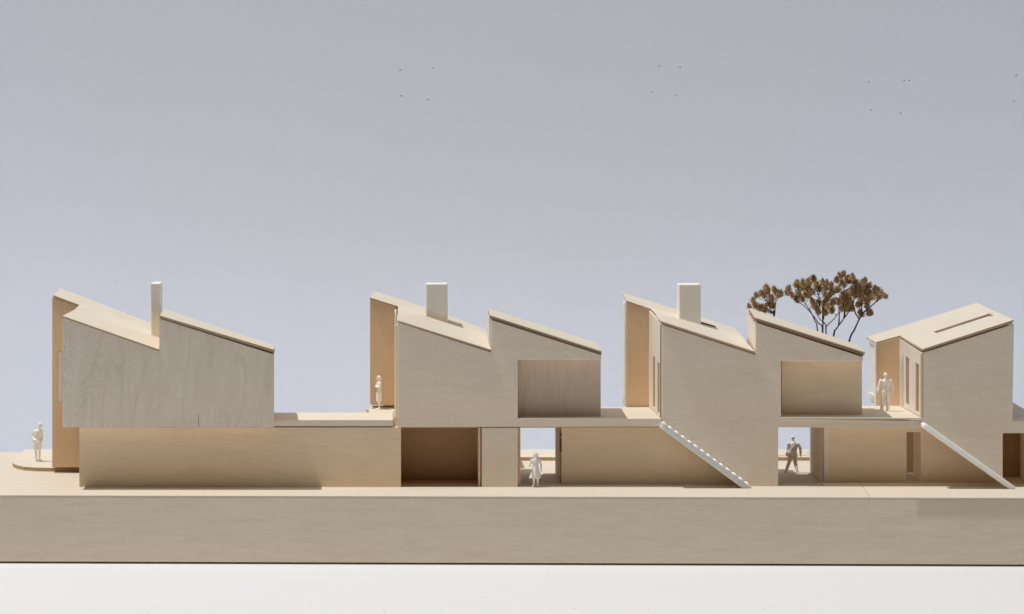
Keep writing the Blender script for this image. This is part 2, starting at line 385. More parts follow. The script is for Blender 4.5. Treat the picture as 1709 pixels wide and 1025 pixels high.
# recess and pier under it
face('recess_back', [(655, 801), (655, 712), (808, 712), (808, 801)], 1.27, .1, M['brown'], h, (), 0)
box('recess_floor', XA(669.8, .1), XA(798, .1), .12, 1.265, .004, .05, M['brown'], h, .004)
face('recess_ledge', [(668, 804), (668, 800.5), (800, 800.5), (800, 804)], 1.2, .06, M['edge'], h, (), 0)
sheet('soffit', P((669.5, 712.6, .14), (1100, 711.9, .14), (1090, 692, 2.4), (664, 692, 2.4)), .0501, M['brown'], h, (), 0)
face('pier_panel', [(804.3, 812.8), (804.3, 714), (864.2, 714), (864.2, 812.8)], .02, .1, M['birch'], h)
face('pier_core', [(798.6, 812.5), (798.6, 714.5), (868.6, 714.5), (868.6, 812.5)], .16, 2.1, M['mdf'], h)
face('pier_edge', [(798.4, 812.6), (798.4, 714.5), (801.2, 714.5), (801.2, 812.6)], .09, .06, M['bass'], h)
sheet('terrace_slab', [W(866, 699, .135), W(1103.5, 698.3, .135), W(1083, 679.6, 2.62), W(866, 679.6, 2.62)], .07, M['top'], h)

# ---- second lower block
b2 = thing('lower_block', 'blank lower wall of warm wood left of the toothed white stair', 'model wall', W(1020, 811, .4))
face('front_wall', [(937, 808.3), (937, 712.4), (1296, 712.4), (1296, 808.3)], .55, .12, M['bass'], b2)
prism('passage_wall', P((936.8, 808.0, .58), (936.8, 713, .58), (926.6, 707, 2.6), (926.6, 789, 2.6)), (.4, 0, 0), M['birch_z'], b2)
face('edge_strip', [(934.6, 807.5), (934.6, 714), (936.6, 714), (936.6, 807.5)], .72, .08, M['edge'], b2)
for y0, y1 in ((724, 729), (733, 754)):
    face('edge_notch', [(934.9, y1), (934.9, y0), (937.3, y0), (937.3, y1)], .54, .2, M['dark'], b2, (), 0)

# ---- third house
h = thing('house', 'wooden model house with the toothed white stair and plain ivory chimney, left of the trees', 'model house', W(1200, 811, .2), HG)
Y3 = .18
face('front_panel', [(1250, 811.2), (1105.2, 707), (1105.8, 542), (1260.6, 592.5), (1261.6, 538.2), (1440.2, 596.0), (1440.2, 602), (1303.6, 602), (1303.6, 699.6), (1541, 702.5), (1541, 715), (1298.8, 713.2), (1298.8, 811.2)], Y3, .13, M['birch'], h)
YL = 2.7
face('body', [(1104, 698), (1108, 545), (1259, 595), (1259, 698)], Y3 + .134, 2.9, M['pale_z'], h, (), 0)
face('body', [(1263, 698), (1263, 540), (1302.5, 553), (1302.5, 698)], Y3 + .134, 1.8, M['pale_z'], h, (), 0)
face('eave_gap_shade', [(1262.5, 532.6), (1440, 589.6), (1440, 600), (1262.5, 545)], Y3 + .14, .12, M['edge'], h, (), 0)  # added dark backing, paints the shadow gap below this roof too
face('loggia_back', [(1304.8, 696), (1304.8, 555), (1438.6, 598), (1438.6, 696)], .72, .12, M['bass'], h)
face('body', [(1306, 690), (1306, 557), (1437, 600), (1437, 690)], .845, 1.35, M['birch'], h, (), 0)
sheet('loggia_lintel', P((1304, 602.5, Y3 + .134), (1439.6, 602.5, Y3 + .134), (1438.4, 600.5, .71), (1304, 600.5, .71)), -.2, M['bass'], h, (), 0)
# left wall with two slots
wl = lambda u, y0, y1: W(1103.6 + (1082.5 - 1103.6) * u, y0 + (y1 - y0) * u, Y3 + .02 + (YL - Y3 - .02) * u)
sl3 = []
for u0, u1, ya, yb in ((.13, .30, 607, 692), (.50, .66, 597, 682)):
    a0, a1 = 1103.6 - 21.1 * u0, 1103.6 - 21.1 * u1
    Ya, Yb = Y3 + .02 + 2.5 * u0, Y3 + .02 + 2.5 * u1
    sl3.append([W(a0, ya, Ya), W(a0, yb, Ya), W(a1, yb - 3.2, Yb), W(a1, ya - 3.2, Yb)])
prism('side_wall', P((1103.8, 700, Y3 + .02), (1103.8, 541.5, Y3 + .02), (1094.5, 531, 1.4), (1082.8, 518.5, YL), (1082.8, 680, YL)), (.10, 0, 0), M['pale_z'], h, sl3, .006)
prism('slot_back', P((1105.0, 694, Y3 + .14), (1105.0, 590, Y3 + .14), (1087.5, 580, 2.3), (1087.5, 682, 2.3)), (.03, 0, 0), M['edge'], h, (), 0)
face('edge_strip', [(1101.8, 698), (1102.2, 541), (1105.0, 543), (1105.0, 700)], Y3 + .03, .05, M['edge'], h, (), 0)
face('wing_panel', [(1045.5, 679.8), (1045.5, 504), (1083.6, 518), (1083.6, 679.8)], YL, .12, M['mdf'], h)
face('body', [(1047.5, 679), (1047.5, 507), (1084, 519), (1228, 560), (1228, 679)], YL + .2, .55, M['mdf'], h, (), 0)
face('white_core', [(1042.3, 676.5), (1042.3, 503.5), (1045.2, 504.5), (1045.2, 679.0)], YL + .12, .5, M['white'], h)
face('white_sill', [(1040.4, 671), (1040.4, 659), (1043, 656.5), (1043, 676)], YL + .3, .4, M['white'], h)
face('rear_body', [(1070, 785), (1070, 545), (1215, 580), (1215, 785)], 3.7, 1.3, M['mdf'], h, (), 0)
rp = [W(1103.6, 536.0, Y3 - .05), W(1260.2, 586.8, Y3 - .05), W(1246.3, 572, 1.35), W(1228.2, 548.4, 3.25), W(1150, 522.5, 3.5), W(1039.0, 488.3, 3.85), W(1045.3, 501.4, 2.66), W(1086.6, 515.5, 2.66), W(1093, 522, 1.9), W(1098.5, 531.5, .9)]
main_roof = sheet('roof', rp, .09, M['roof'], h)
fe = [rp[0], rp[1]]
sheet('roof_underlay', [fe[0] + Vector((.08, .07, -.11)), fe[1] + Vector((0, .07, -.11)), fe[1] + Vector((0, .6, -.11)), fe[0] + Vector((.08, .6, -.11))], .05, M['edge'], h, (), 0)
rf = [W(1259.6, 529.6, Y3 - .05), W(1444.2, 587.8, Y3 - .05), W(1428, 574.3, 2.0), W(1249.5, 514.2, 2.0)]
sheet('roof', rf, .09, M['roof'], h)
sheet('roof_underlay', [p + Vector((-.03, .06 if p.y < .5 else -.02, -.125)) for p in rf], .06, M['edge'], h, (), 0)
prism('riser_panel', P((1260.8, 592, Y3 + .01), (1260.8, 537, Y3 + .01), (1248.4, 521, 1.9), (1248.4, 574, 1.9)), (.06, 0, 0), M['pale_z'], h, (), .004)
prism('riser_edge', P((1248.6, 576, 1.88), (1248.6, 521, 1.88), (1246.6, 519, 1.98), (1246.6, 574, 1.98)), (.08, 0, 0), M['white'], h, (), 0)
prism('riser_edge', P((1261, 539.5, Y3 - .01), (1261, 534.5, Y3 - .01), (1248.4, 519.5, 1.85), (1248.4, 523.5, 1.85)), (.03, 0, 0), M['white'], h, (), 0)
face('chimney', [(1133.5, 474.8), (1169.5, 474.5), (1169.7, 548), (1133.5, 548)], 2.0, .6, M['ivory'], main_roof, (), .03)
pa, pb, pc = rp[0], rp[1], rp[4]
sl = [on_plane(x, y, pa, pb, pc) for x, y in ((1170, 537.6), (1194.2, 545), (1193.8, 546.2), (1169.6, 538.8))]
sheet('slot_shade_strip', [p + Vector((0, 0, .012)) for p in sl], .02, M['dark'], main_roof, (), 0)  # again a dark strip on top, slot shade put into its colour
sheet('terrace_slab', [W(1303.8, 697.2, .10), W(1540.8, 697.8, .10), W(1540.8, 696.6, .22), W(1502, 677.4, 2.9), W(1303.8, 677.6, 2.7)], .085, M['top'], h)
sheet('soffit', P((1300, 713.2, Y3 + .135), (1540, 714.4, Y3 + .135), (1500, 694, 2.5), (1290, 694, 2.5)), -.06, M['bass'], h, (), 0)

# ---- toothed white stair
st = thing('stair', 'white toothed plastic stair slanting down across the third house from left', 'stair', W(1180, 815, -.15))
S0, S1 = -.26, .17
face('stringer', [(1103.2, 715.3), (1104.3, 705.6), (1106.2, 707.6), (1249.6, 811.6), (1251.6, 814.9), (1239, 814.9)], S0, S1 - S0, M['white'], st, (), .015)
face('groove', [(1107, 714.6), (1107, 714.0), (1243, 812.6), (1243.6, 813.6)], S0 - .003, .01, M['ivory'], st, (), 0)
bm = prism_bm([W(1105 - .8, 705.6, S0), W(1105 + 5.6, 705.8, S0), W(1105 + 7.4, 708.0, S0), W(1105 + 11.0, 714.4, S0), W(1105 + 9, 716.5, S0), W(1105 - 1, 710, S0)], (0, S1 - S0 - .02, 0))
bmesh.ops.translate(bm, verts=bm.verts, vec=-W(1105, 706, S0))
for v in bm.verts: v.co.y *= K
bmesh.ops.recalc_face_normals(bm, faces=bm.faces)
sme = bpy.data.meshes.new('step'); bm.to_mesh(sme); bm.free(); sme.materials.append(M['white'])
for k in range(14):
    p = W(1105.2 + 10.68 * k, 706.2 + 7.76 * k, S0); p.y *= K
    link('step', sme, st, p - st.location + Vector((0, .02, 0)))

# ---- third lower block with the passage wall and the doorway
b3 = thing('lower_block', 'lower wall of warm wood with narrow doorway, right of the second passage', 'model wall', W(1450, 808, .57))
Y5 = .72
face('front_wall', [(1375.3, 806.8), (1375.3, 713), (1673, 713), (1673, 806.8), (1537, 806.8), (1537, 721.3), (1513.2, 721.3), (1513.2, 806.8)], Y5, .12, M['bass'], b3)
prism('passage_wall', P((1373.5, 806.6, Y5 - .02), (1373.5, 713, Y5 - .02), (1354.4, 707, 2.5), (1354.4, 790.5, 2.5)), (.35, 0, 0), M['birch_z'], b3)
prism('passage_wall', P((1354.2, 790.5, 2.52), (1354.2, 700, 2.52), (1351.2, 700, 2.95), (1351.2, 786.5, 2.95)), (.3, 0, 0), M['pale_z'], b3)
face('edge_strip', [(1373.8, 806.8), (1373.8, 713.6), (1375.1, 713.6), (1375.1, 806.8)], Y5 - .03, .1, M['edge'], b3, (), 0)
prism('door_reveal', P((1537.2, 806.8, Y5 + .124), (1537.2, 720, Y5 + .124), (1524.4, 716, 2.0), (1524.4, 797.3, 2.0)), (.2, 0, 0), M['bass'], b3, (), 0)
face('door_back', [(1495, 789), (1495, 708), (1532, 708), (1532, 789)], 2.5, .08, M['bass'], b3, (), 0)
for xa, xe in ((1372.5, 1435), (1435.6, 1700)):
    sheet('plinth_strip', [Vector((XA(xa, .3), YG(811.6), .055)), Vector((XA(xe, .3), YG(811.6), .055)), Vector((XA(xe, .3), Y5 - .01, .055)), Vector((XA(xa, .3), Y5 - .01, .055))], .0515, M['bass'], b3, (), .004)

# ---- fourth house
h = thing('house', 'rightmost wooden model house with single-slope roof cut by a long narrow skylight', 'model house', W(1620, 815, 0), HG)
face('front_panel', [(1541.6, 706.5), (1541.6, 588.5), (1692.3, 541), (1689.4, 700.8), (1740, 700.8), (1740, 723), (1673.5, 723), (1673.5, 801)], 0, .13, M['birch'], h)
face('body', [(1543, 700), (1543, 592), (1690.5, 545), (1688, 700)], .134, 3.7, M['pale_z'], h, (), 0)
A, B, C_, Dd = W(1539.3, 582.6, -.04), W(1691.8, 533.6, -.04), W(1630.9, 505.3, 4.03), W(1446.8, 562.3, 4.1)
rp = [A, B, C_, W(1540, 533.2, 4.07), Dd, W(1461.4, 571.3, 2.88), W(1501.4, 560.0, 2.9), W(1518, 570.5, 1.6)]
hole = [on_plane(x, y, A, B, Dd) for x, y in ((1564.7, 556.6), (1658.5, 526.6), (1651.2, 523.0), (1558.0, 553.4))]
main_roof = sheet('roof', rp, .11, M['roof'], h, [hole])
und = [A + Vector((.1, .1, -.14)), B + Vector((-.02, .1, -.14)), C_ + Vector((-.1, -.2, -.14)), W(1510, 560, 2.9) + Vector((.1, -.05, -.14))]
sheet('roof_underlay', und, .06, M['edge'], h, [[p + Vector((0, 0, -.13)) for p in hole]], 0)
sheet('skylight_bed', [p + Vector((0, 0, -.12)) for p in (on_plane(x, y, A, B, Dd) for x, y in ((1564.9, 556.3), (1658.1, 526.5), (1651.2, 523.2), (1558.4, 553.3)))], .05, M['white'], main_roof, (), 0)
sl4 = []
for a0, a1, Ya, Yb, yt, yb in ((1533.6, 1528, .45, .85, 609, 691), (1517, 1511.6, 1.72, 2.12, 599, 678)):
    sl4.append([W(a0, yt, Ya), W(a0, yb, Ya), W(a1, yb - 4.5, Yb), W(a1, yt - 4.5, Yb)])
prism('side_wall', P((1539, 697, .06), (1539, 589, .06), (1501, 565, 2.9), (1501, 677, 2.9)), (.11, 0, 0), M['pale_z'], h, sl4, .006)
prism('slot_back', P((1541, 694, .2), (1541, 595, .2), (1507, 575, 2.6), (1507, 676, 2.6)), (.03, 0, 0), M['edge'], h, (), 0)
face('edge_strip', [(1536.6, 696), (1536.6, 590.5), (1541, 591), (1541, 699)], .02, .036, M['mdf'], h, (), 0)
face('edge_strip', [(1538.6, 696), (1538.6, 590.5), (1539.8, 591), (1539.8, 699)], .004, .012, M['top'], h, (), 0)
prism('white_bar', P((1508.5, 677.3, 2.35), (1508.5, 605, 2.35), (1510.5, 582, 2.35), (1507.5, 590, 2.5), (1503.8, 610, 2.7), (1503.8, 676.6, 2.7)), (-.03, 0, 0), M['white'], h)
face('wing_panel', [(1463.2, 677.2), (1463.2, 573.5), (1501.3, 563), (1501.3, 677.2)], 2.88, .12, M['mdf'], h)
face('body', [(1465, 677), (1465, 576), (1501, 566), (1600, 535), (1600, 677)], 3.05, .95, M['pale_z'], h, (), 0)
prism('wing_side', P((1462.6, 677, 2.9), (1462.6, 575.5, 2.9), (1451.5, 568.5, 3.95), (1451.5, 662, 3.95)), (.05, 0, 0), M['ivory'], h, (), .006)
face('white_core', [(1460.6, 677), (1460.6, 572.5), (1463, 573.2), (1463, 677)], 2.87, .07, M['white'], h, (), .006)
prism('white_core', P((1462, 676.6, 2.93), (1462, 659.5, 2.93), (1449.4, 654, 3.9), (1449.4, 661, 3.9)), (-.04, 0, 0), M['white'], h, (), .006)
prism('white_core', P((1462, 578, 2.93), (1462, 573, 2.93), (1449.6, 565.5, 3.92), (1449.6, 570.5, 3.92)), (-.04, 0, 0), M['white'], h, (), .006)
# recess under the terrace at the right edge of the row
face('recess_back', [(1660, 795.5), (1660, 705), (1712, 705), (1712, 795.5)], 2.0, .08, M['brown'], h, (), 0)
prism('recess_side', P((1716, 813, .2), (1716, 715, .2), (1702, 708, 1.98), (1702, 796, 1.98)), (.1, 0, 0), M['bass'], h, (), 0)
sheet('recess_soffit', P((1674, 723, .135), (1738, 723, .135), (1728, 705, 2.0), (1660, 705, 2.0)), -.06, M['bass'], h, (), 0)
sheet('terrace_slab', P((1689.6, 699.2, -.0), (1742, 699.2, -.0), (1742, 699.0, .1), (1709, 682.2, 1.9), (1690.0, 671.4, 3.0)), .09, M['top'], h)

rm = thing('stair_ramp', 'smooth white plastic bar slanting down the front of the rightmost house', 'stair', W(1620, 817, -.3))
face('rail', [(1541.6, 715.2), (1541.6, 709), (1543, 707.6), (1546.6, 707.4), (1694.5, 812.6), (1693.5, 815.2), (1687, 818.0)], -.38, .37, M['white'], rm, (), .03)

# ------------------------------------------------------------------ people (cast scale figures)
def add_capsule(bm, a, b, ra, rb, seg=12, sx=1.0, sy=1.0):
    a, b = Vector(a), Vector(b); d = b - a; L = d.length
    z = d.normalized() if L > 1e-6 else Vector((0, 0, 1))
    q = z.to_track_quat('Z', 'Y').to_matrix()
    rings = []
    prof = [(-ra * math.cos(t), ra * math.sin(t)) for t in (.0, .5, 1.0, 1.45)] + [(L + rb * math.sin(t), rb * math.cos(t)) for t in (.1, .55, 1.05, 1.5708)]
    prev = None
    for hgt, r in prof:
        r = max(r, .0008)
        vs = [bm.verts.new(a + q @ Vector((r * math.cos(k * 2 * math.pi / seg), r * math.sin(k * 2 * math.pi / seg), hgt))) for k in range(seg)]
        if prev:
            for k in range(seg): bm.faces.new((prev[k], prev[(k + 1) % seg], vs[(k + 1) % seg], vs[k]))
        else: bm.faces.new(vs[::-1])
        prev = vs
    bm.faces.new(prev)
def add_loft(bm, rings, seg=20, ripple=0.0, rn=7):
    prev = None
    for i, (x, y, z, rx, ry) in enumerate(rings):
        vs = []
        for k in range(seg):
            t = k * 2 * math.pi / seg
            w = 1 + ripple * (1 - i / max(1, len(rings) - 1)) * math.sin(rn * t)
            vs.append(bm.verts.new((x + rx * w * math.cos(t), y + ry * w * math.sin(t), z)))
        if prev:
            for k in range(seg): bm.faces.new((prev[k], prev[(k + 1) % seg], vs[(k + 1) % seg], vs[k]))
        else: bm.faces.new(vs[::-1])
        prev = vs
    bm.faces.new(prev)
def add_ball(bm, c, rx, ry, rz, rot=0):
    r = bmesh.ops.create_uvsphere(bm, u_segments=16, v_segments=10, radius=1.0)
    mt = Matrix.Translation(c) @ Matrix.Rotation(rot, 4, 'Y') @ Matrix.Diagonal((rx, ry, rz, 1))
    bmesh.ops.transform(bm, matrix=mt, verts=r['verts'])
def hand(bm, wrist, tip_dir, side, s=1.0):
    """palm with four curled fingers and a thumb leaving its side"""
    w = Vector(wrist); d = Vector(tip_dir).normalized(); sd = Vector(side).normalized(); nrm = d.cross(sd).normalized()
    add_capsule(bm, w, w + d * .075 * s, .026 * s, .034 * s)
    for i, (o, ln) in enumerate(((-.030, .058), (-.010, .070), (.010, .066), (.029, .050))):
        k0 = w + d * .082 * s + sd * o * s; k1 = k0 + (d * .8 + nrm * .45).normalized() * ln * .55 * s; k2 = k1 + (d * .35 + nrm * .9).normalized() * ln * .5 * s
        add_capsule(bm, k0, k1, .0115 * s, .0105 * s, 8); add_capsule(bm, k1, k2, .0105 * s, .009 * s, 8)
    t0 = w + d * .03 * s - sd * .03 * s
    add_capsule(bm, t0, t0 + (d * .8 - sd * .6).normalized() * .055 * s, .013 * s, .011 * s, 8)
def limb(bm, pts, rs):
    for i in range(len(pts) - 1): add_capsule(bm, pts[i], pts[i + 1], rs[i], rs[i + 1])
def foot(bm, an, d, s=1.0):
    a = Vector(an); d = Vector(d).normalized()
    add_capsule(bm, a + Vector((0, 0, -.045)) - d * .04, a + Vector((0, 0, -.058)) + d * .15, .042 * s, .032 * s)
    add_capsule(bm, a, a + Vector((0, 0, -.05)) + d * .05, .042 * s, .04 * s)
def head(bm, c, yaw, tilt=(0, 0), hair=None):
    c = Vector(c); f = Vector((math.sin(yaw), -math.cos(yaw), -.12 + tilt[1])).normalized(); r = Vector((math.cos(yaw), math.sin(yaw), 0))
    add_ball(bm, c + Vector((0, 0, .015)), .078, .088, .105)
    add_capsule(bm, c + f * .03 + Vector((0, 0, -.07)), c + f * .045 + Vector((0, 0, -.02)), .045, .05)
    add_capsule(bm, c + f * .086 + Vector((0, 0, .015)), c + f * .105 + Vector((0, 0, -.02)), .010, .015, 8)
    add_capsule(bm, c + f * .075 + r * .03 + Vector((0, 0, .035)), c + f * .075 - r * .03 + Vector((0, 0, .035)), .016, .016, 8)
    add_capsule(bm, c + f * .078 + r * .02 + Vector((0, 0, -.055)), c + f * .078 - r * .02 + Vector((0, 0, -.055)), .012, .012, 8)
    for s in (-1, 1): add_ball(bm, c + r * s * .08 + Vector((0, 0, .0)), .016, .022, .03)
def solid(bm, voxel=.0135):
    me = bpy.data.meshes.new('tmp'); bm.to_mesh(me); bm.free()
    o = bpy.data.objects.new('tmp', me); COL.objects.link(o)
    md = o.modifiers.new('r', 'REMESH'); md.mode = 'VOXEL'; md.voxel_size = voxel; md.use_smooth_shade = True
    sm = o.modifiers.new('s', 'SMOOTH'); sm.factor = .5; sm.iterations = 3
    dg = bpy.context.evaluated_depsgraph_get()
    out = bpy.data.meshes.new_from_object(o.evaluated_get(dg))
    bpy.data.objects.remove(o)
    return out
PG = 'white scale figures'
def figure(bm, label, foot_px, Y, zfoot, hpx, rotz=0.0, hair=None, extra=None):
    me = solid(bm); me.name = 'person'; me.materials.clear(); me.materials.append(M['figure'])
    zs = [v.co.z for v in me.vertices]; z0, z1 = min(zs), max(zs)
    s = hpx * (D + Y) / F / (z1 - z0)
    me.transform(Matrix.Translation((0, 0, -z0)))
    me.transform(Matrix.Scale(s, 4))
    o = link('person', me); o.location = (XA(foot_px, Y), Y * K, zfoot - .004); o.rotation_euler = (0, 0, rotz)
    o['label'] = label; o['category'] = 'person'; o['group'] = PG
    for nm, b2 in (extra or []):
        m2 = solid(b2, .016); m2.name = nm; m2.materials.clear(); m2.materials.append(M['figure'])
        m2.transform(Matrix.Translation((0, 0, -z0))); m2.transform(Matrix.Scale(s, 4))
        link(nm, m2, o)
    return o

# 1: woman seen from behind, hand on hip, knee-length skirt, looking right
bm = bmesh.new()
add_loft(bm, [(-.02, 0, .55, .19, .15), (-.01, 0, .70, .205, .16), (.0, 0, .86, .21, .17), (.0, 0, .95, .185, .14), (.005, -.01, 1.04, .15, .115), (.02, -.02, 1.2, .18, .125), (.03, -.03, 1.33, .205, .115), (.05, -.04, 1.40, .15, .085), (.07, -.05, 1.45, .06, .06)], 20, .05, 6)
add_capsule(bm, (.07, -.05, 1.42), (.10, -.06, 1.50), .05, .046)
head(bm, (.13, -.06, 1.60), 1.15)
limb(bm, [(-.13, -.03, 1.36), (-.26, .03, 1.14), (-.17, -.08, .99)], [.058, .047, .036]); hand(bm, (-.17, -.08, .99), (.9, -.3, -.3), (0, 1, .2))
limb(bm, [(.20, -.03, 1.36), (.22, -.02, 1.10), (.20, -.07, .87)], [.056, .045, .034]); hand(bm, (.20, -.07, .87), (-.1, -.15, -1), (0, 1, 0))
limb(bm, [(-.08, 0, .62), (-.07, .01, .45), (-.05, .03, .10)], [.085, .06, .038]); foot(bm, (-.05, .03, .09), (.2, 1, 0))
limb(bm, [(.08, 0, .62), (.10, -.02, .45), (.09, -.01, .10)], [.085, .06, .038]); foot(bm, (.09, -.01, .09), (.7, 1, 0))
hb = bmesh.new()
add_ball(hb, (.12, -.055, 1.635), .095, .10, .095); add_ball(hb, (.06, -.05, 1.61), .055, .07, .07)
Yp = YG(770, ZP)
figure(bm, 'white figure of a woman in knee-length skirt, hand on hip, at far left pavement end', 62.5, Yp, ZP, 64.5, 0, None, [('hair', hb)])

# 2: woman with folded arms and bobbed hair facing left on the terrace
bm = bmesh.new()
add_loft(bm, [(0, 0, .42, .17, .15), (0, 0, .60, .165, .145), (0, 0, .80, .16, .14), (0, 0, .95, .135, .115), (0, 0, 1.05, .125, .105), (0, .0, 1.22, .15, .115), (0, .0, 1.34, .17, .10), (0, .0, 1.41, .12, .08), (0, 0, 1.45, .055, .055)], 20, .04, 6)
add_capsule(bm, (0, 0, 1.42), (.0, -.02, 1.50), .05, .046)
head(bm, (0, -.03, 1.60), 0.0, (0, -.2))
for s in (-1, 1):
    limb(bm, [(s * .18, 0, 1.36), (s * .21, -.06, 1.13), (s * -.02, -.17, 1.17 + .03 * s)], [.058, .047, .037]); hand(bm, (s * -.02, -.17, 1.17 + .03 * s), (-s, .05, .1), (0, 0, 1))
limb(bm, [(-.07, 0, .5), (-.06, .0, .42), (-.05, .03, .10)], [.08, .062, .040]); foot(bm, (-.05, .03, .09), (-.1, -1, 0))
limb(bm, [(.07, 0, .5), (.06, .0, .42), (.05, .0, .10)], [.08, .062, .040]); foot(bm, (.05, .0, .09), (.15, -1, 0))
hb = bmesh.new()
add_ball(hb, (0, .0, 1.63), .105, .11, .095); add_loft(hb, [(0, .035, 1.47, .115, .075), (0, .03, 1.56, .12, .09), (0, .02, 1.64, .10, .09)])
Yp = YG(683.5, ZT)
figure(bm, 'white figure of a woman with folded arms facing left beside the second house wing', 632.5, Yp, ZT, 56.5, -1.2, None, [('hair', hb)])

# 3: woman in a long flared coat, long hair, walking towards us
bm = bmesh.new()
add_loft(bm, [(-.03, 0, .44, .30, .20), (-.02, 0, .52, .285, .19), (-.01, 0, .70, .225, .16), (0, 0, .92, .175, .135), (0, 0, 1.04, .14, .11), (0, 0, 1.22, .165, .12), (0, 0, 1.34, .19, .105), (0, .0, 1.41, .13, .085), (0, 0, 1.46, .06, .06)], 28, .07, 7)
add_capsule(bm, (0, 0, 1.42), (0, -.01, 1.5), .05, .046)
head(bm, (0.02, -.02, 1.60), .15)
limb(bm, [(-.19, 0, 1.36), (-.28, -.02, 1.13), (-.31, -.20, 1.06)], [.062, .052, .042]); hand(bm, (-.31, -.20, 1.06), (-.1, -.6, .7), (1, 0, 0))
limb(bm, [(.19, 0, 1.36), (.27, .01, 1.10), (.285, -.04, .86)], [.062, .052, .042]); hand(bm, (.285, -.04, .86), (.0, -.2, -1), (0, -1, 0))
limb(bm, [(-.07, 0, .5), (-.08, -.01, .42), (-.09, -.02, .10)], [.08, .07, .050]); foot(bm, (-.09, -.02, .09), (-.5, -1, 0), 1.25)
limb(bm, [(.10, 0, .5), (.10, .0, .42), (.11, .03, .10)], [.08, .07, .050]); foot(bm, (.11, .03, .09), (.0, -1, 0), 1.25)
hb = bmesh.new()
add_ball(hb, (.02, .0, 1.635), .098, .10, .105); add_loft(hb, [(.02, .05, 1.30, .17, .07), (.02, .045, 1.42, .165, .085), (.02, .03, 1.55, .125, .09), (.02, .02, 1.64, .10, .09)])
figure(bm, 'white figure of a woman in long flared coat at the mouth of the first passage', 893.8, .02, 0, 57.5, 0, None, [('hair', hb)])

# 4: man in a suit, facing us, arms hanging, legs apart
bm = bmesh.new()
add_loft(bm, [(0, 0, .84, .165, .12), (0, 0, .95, .165, .115), (0, 0, 1.08, .165, .115), (0, 0, 1.24, .19, .125), (0, 0, 1.38, .215, .115), (0, 0, 1.45, .16, .095), (0, 0, 1.50, .07, .07)])
add_capsule(bm, (0, 0, 1.46), (-.01, -.02, 1.56), .06, .055)
head(bm, (-.01, -.03, 1.665), -.6)
limb(bm, [(-.22, 0, 1.41), (-.30, .0, 1.15), (-.37, -.06, .92)], [.082, .072, .056]); hand(bm, (-.37, -.06, .92), (-.35, -.2, -1), (0, 1, 0), 1.1)
limb(bm, [(.22, 0, 1.41), (.30, .02, 1.13), (.30, -.03, .88)], [.082, .072, .058]); hand(bm, (.30, -.03, .88), (-.25, -.2, -1), (0, -1, 0), 1.1)
limb(bm, [(-.09, 0, .90), (-.13, -.02, .50), (-.17, .0, .10)], [.118, .098, .080]); foot(bm, (-.17, .0, .09), (-.45, -1, 0), 1.2)
limb(bm, [(.09, 0, .90), (.10, -.03, .50), (.10, .03, .10)], [.118, .098, .080]); foot(bm, (.10, .03, .09), (.15, -1, 0), 1.2)
hb = bmesh.new(); add_ball(hb, (-.005, -.012, 1.705), .092, .10, .082); add_ball(hb, (.0, .03, 1.66), .085, .06, .07)
Yp = YG(688, 3.42)
figure(bm, 'white figure of a man in a suit standing on the terrace before the rightmost house', 1478.0, Yp, 3.425, 66, 0, None, [('hair', hb)])

# 5: man walking away with a shoulder bag
bm = bmesh.new()
add_loft(bm, [(0, 0, .82, .165, .125), (0, 0, .95, .175, .13), (0, 0, 1.08, .175, .13), (.0, 0, 1.24, .20, .135), (.01, 0, 1.38, .225, .12), (.01, 0, 1.46, .15, .10), (.0, 0, 1.50, .07, .07)])
add_capsule(bm, (0, 0, 1.46), (-.0, .04, 1.55), .06, .055)
head(bm, (-.01, .05, 1.66), math.pi - .2)
limb(bm, [(-.22, 0, 1.40), (-.25, .05, 1.15), (-.24, .18, 1.0)], [.082, .072, .056]); hand(bm, (-.24, .18, 1.0), (.2, 1, -.3), (0, 0, 1), 1.1)
limb(bm, [(.23, 0, 1.40), (.34, -.02, 1.16), (.35, .0, .90)], [.082, .072, .056]); hand(bm, (.35, .0, .90), (-.05, .1, -1), (0, 1, 0), 1.1)
limb(bm, [(-.09, 0, .90), (-.19, .06, .50), (-.31, .16, .12)], [.118, .095, .072]); foot(bm, (-.31, .16, .10), (-.45, 1, -.1), 1.15)
limb(bm, [(.09, 0, .90), (.10, .04, .50), (.17, -.12, .10)], [.118, .095, .072]); foot(bm, (.17, -.12, .09), (.1, 1, .0), 1.15)
hb = bmesh.new(); add_ball(hb, (-.01, .025, 1.70), .09, .098, .085)
gb = bmesh.new(); add_ball(gb, (-.26, -.06, .92), .12, .085, .15); add_capsule(gb, (-.24, -.08, 1.02), (.0, -.135, 1.3), .022, .022); add_capsule(gb, (.0, -.135, 1.3), (.12, -.06, 1.44), .022, .022)
Yp = YG(789.5)
figure(bm, 'white figure of a man with shoulder bag walking away in the second passage', 1324.0, Yp, 0, 62, .0, None, [('hair', hb), ('bag', gb)])

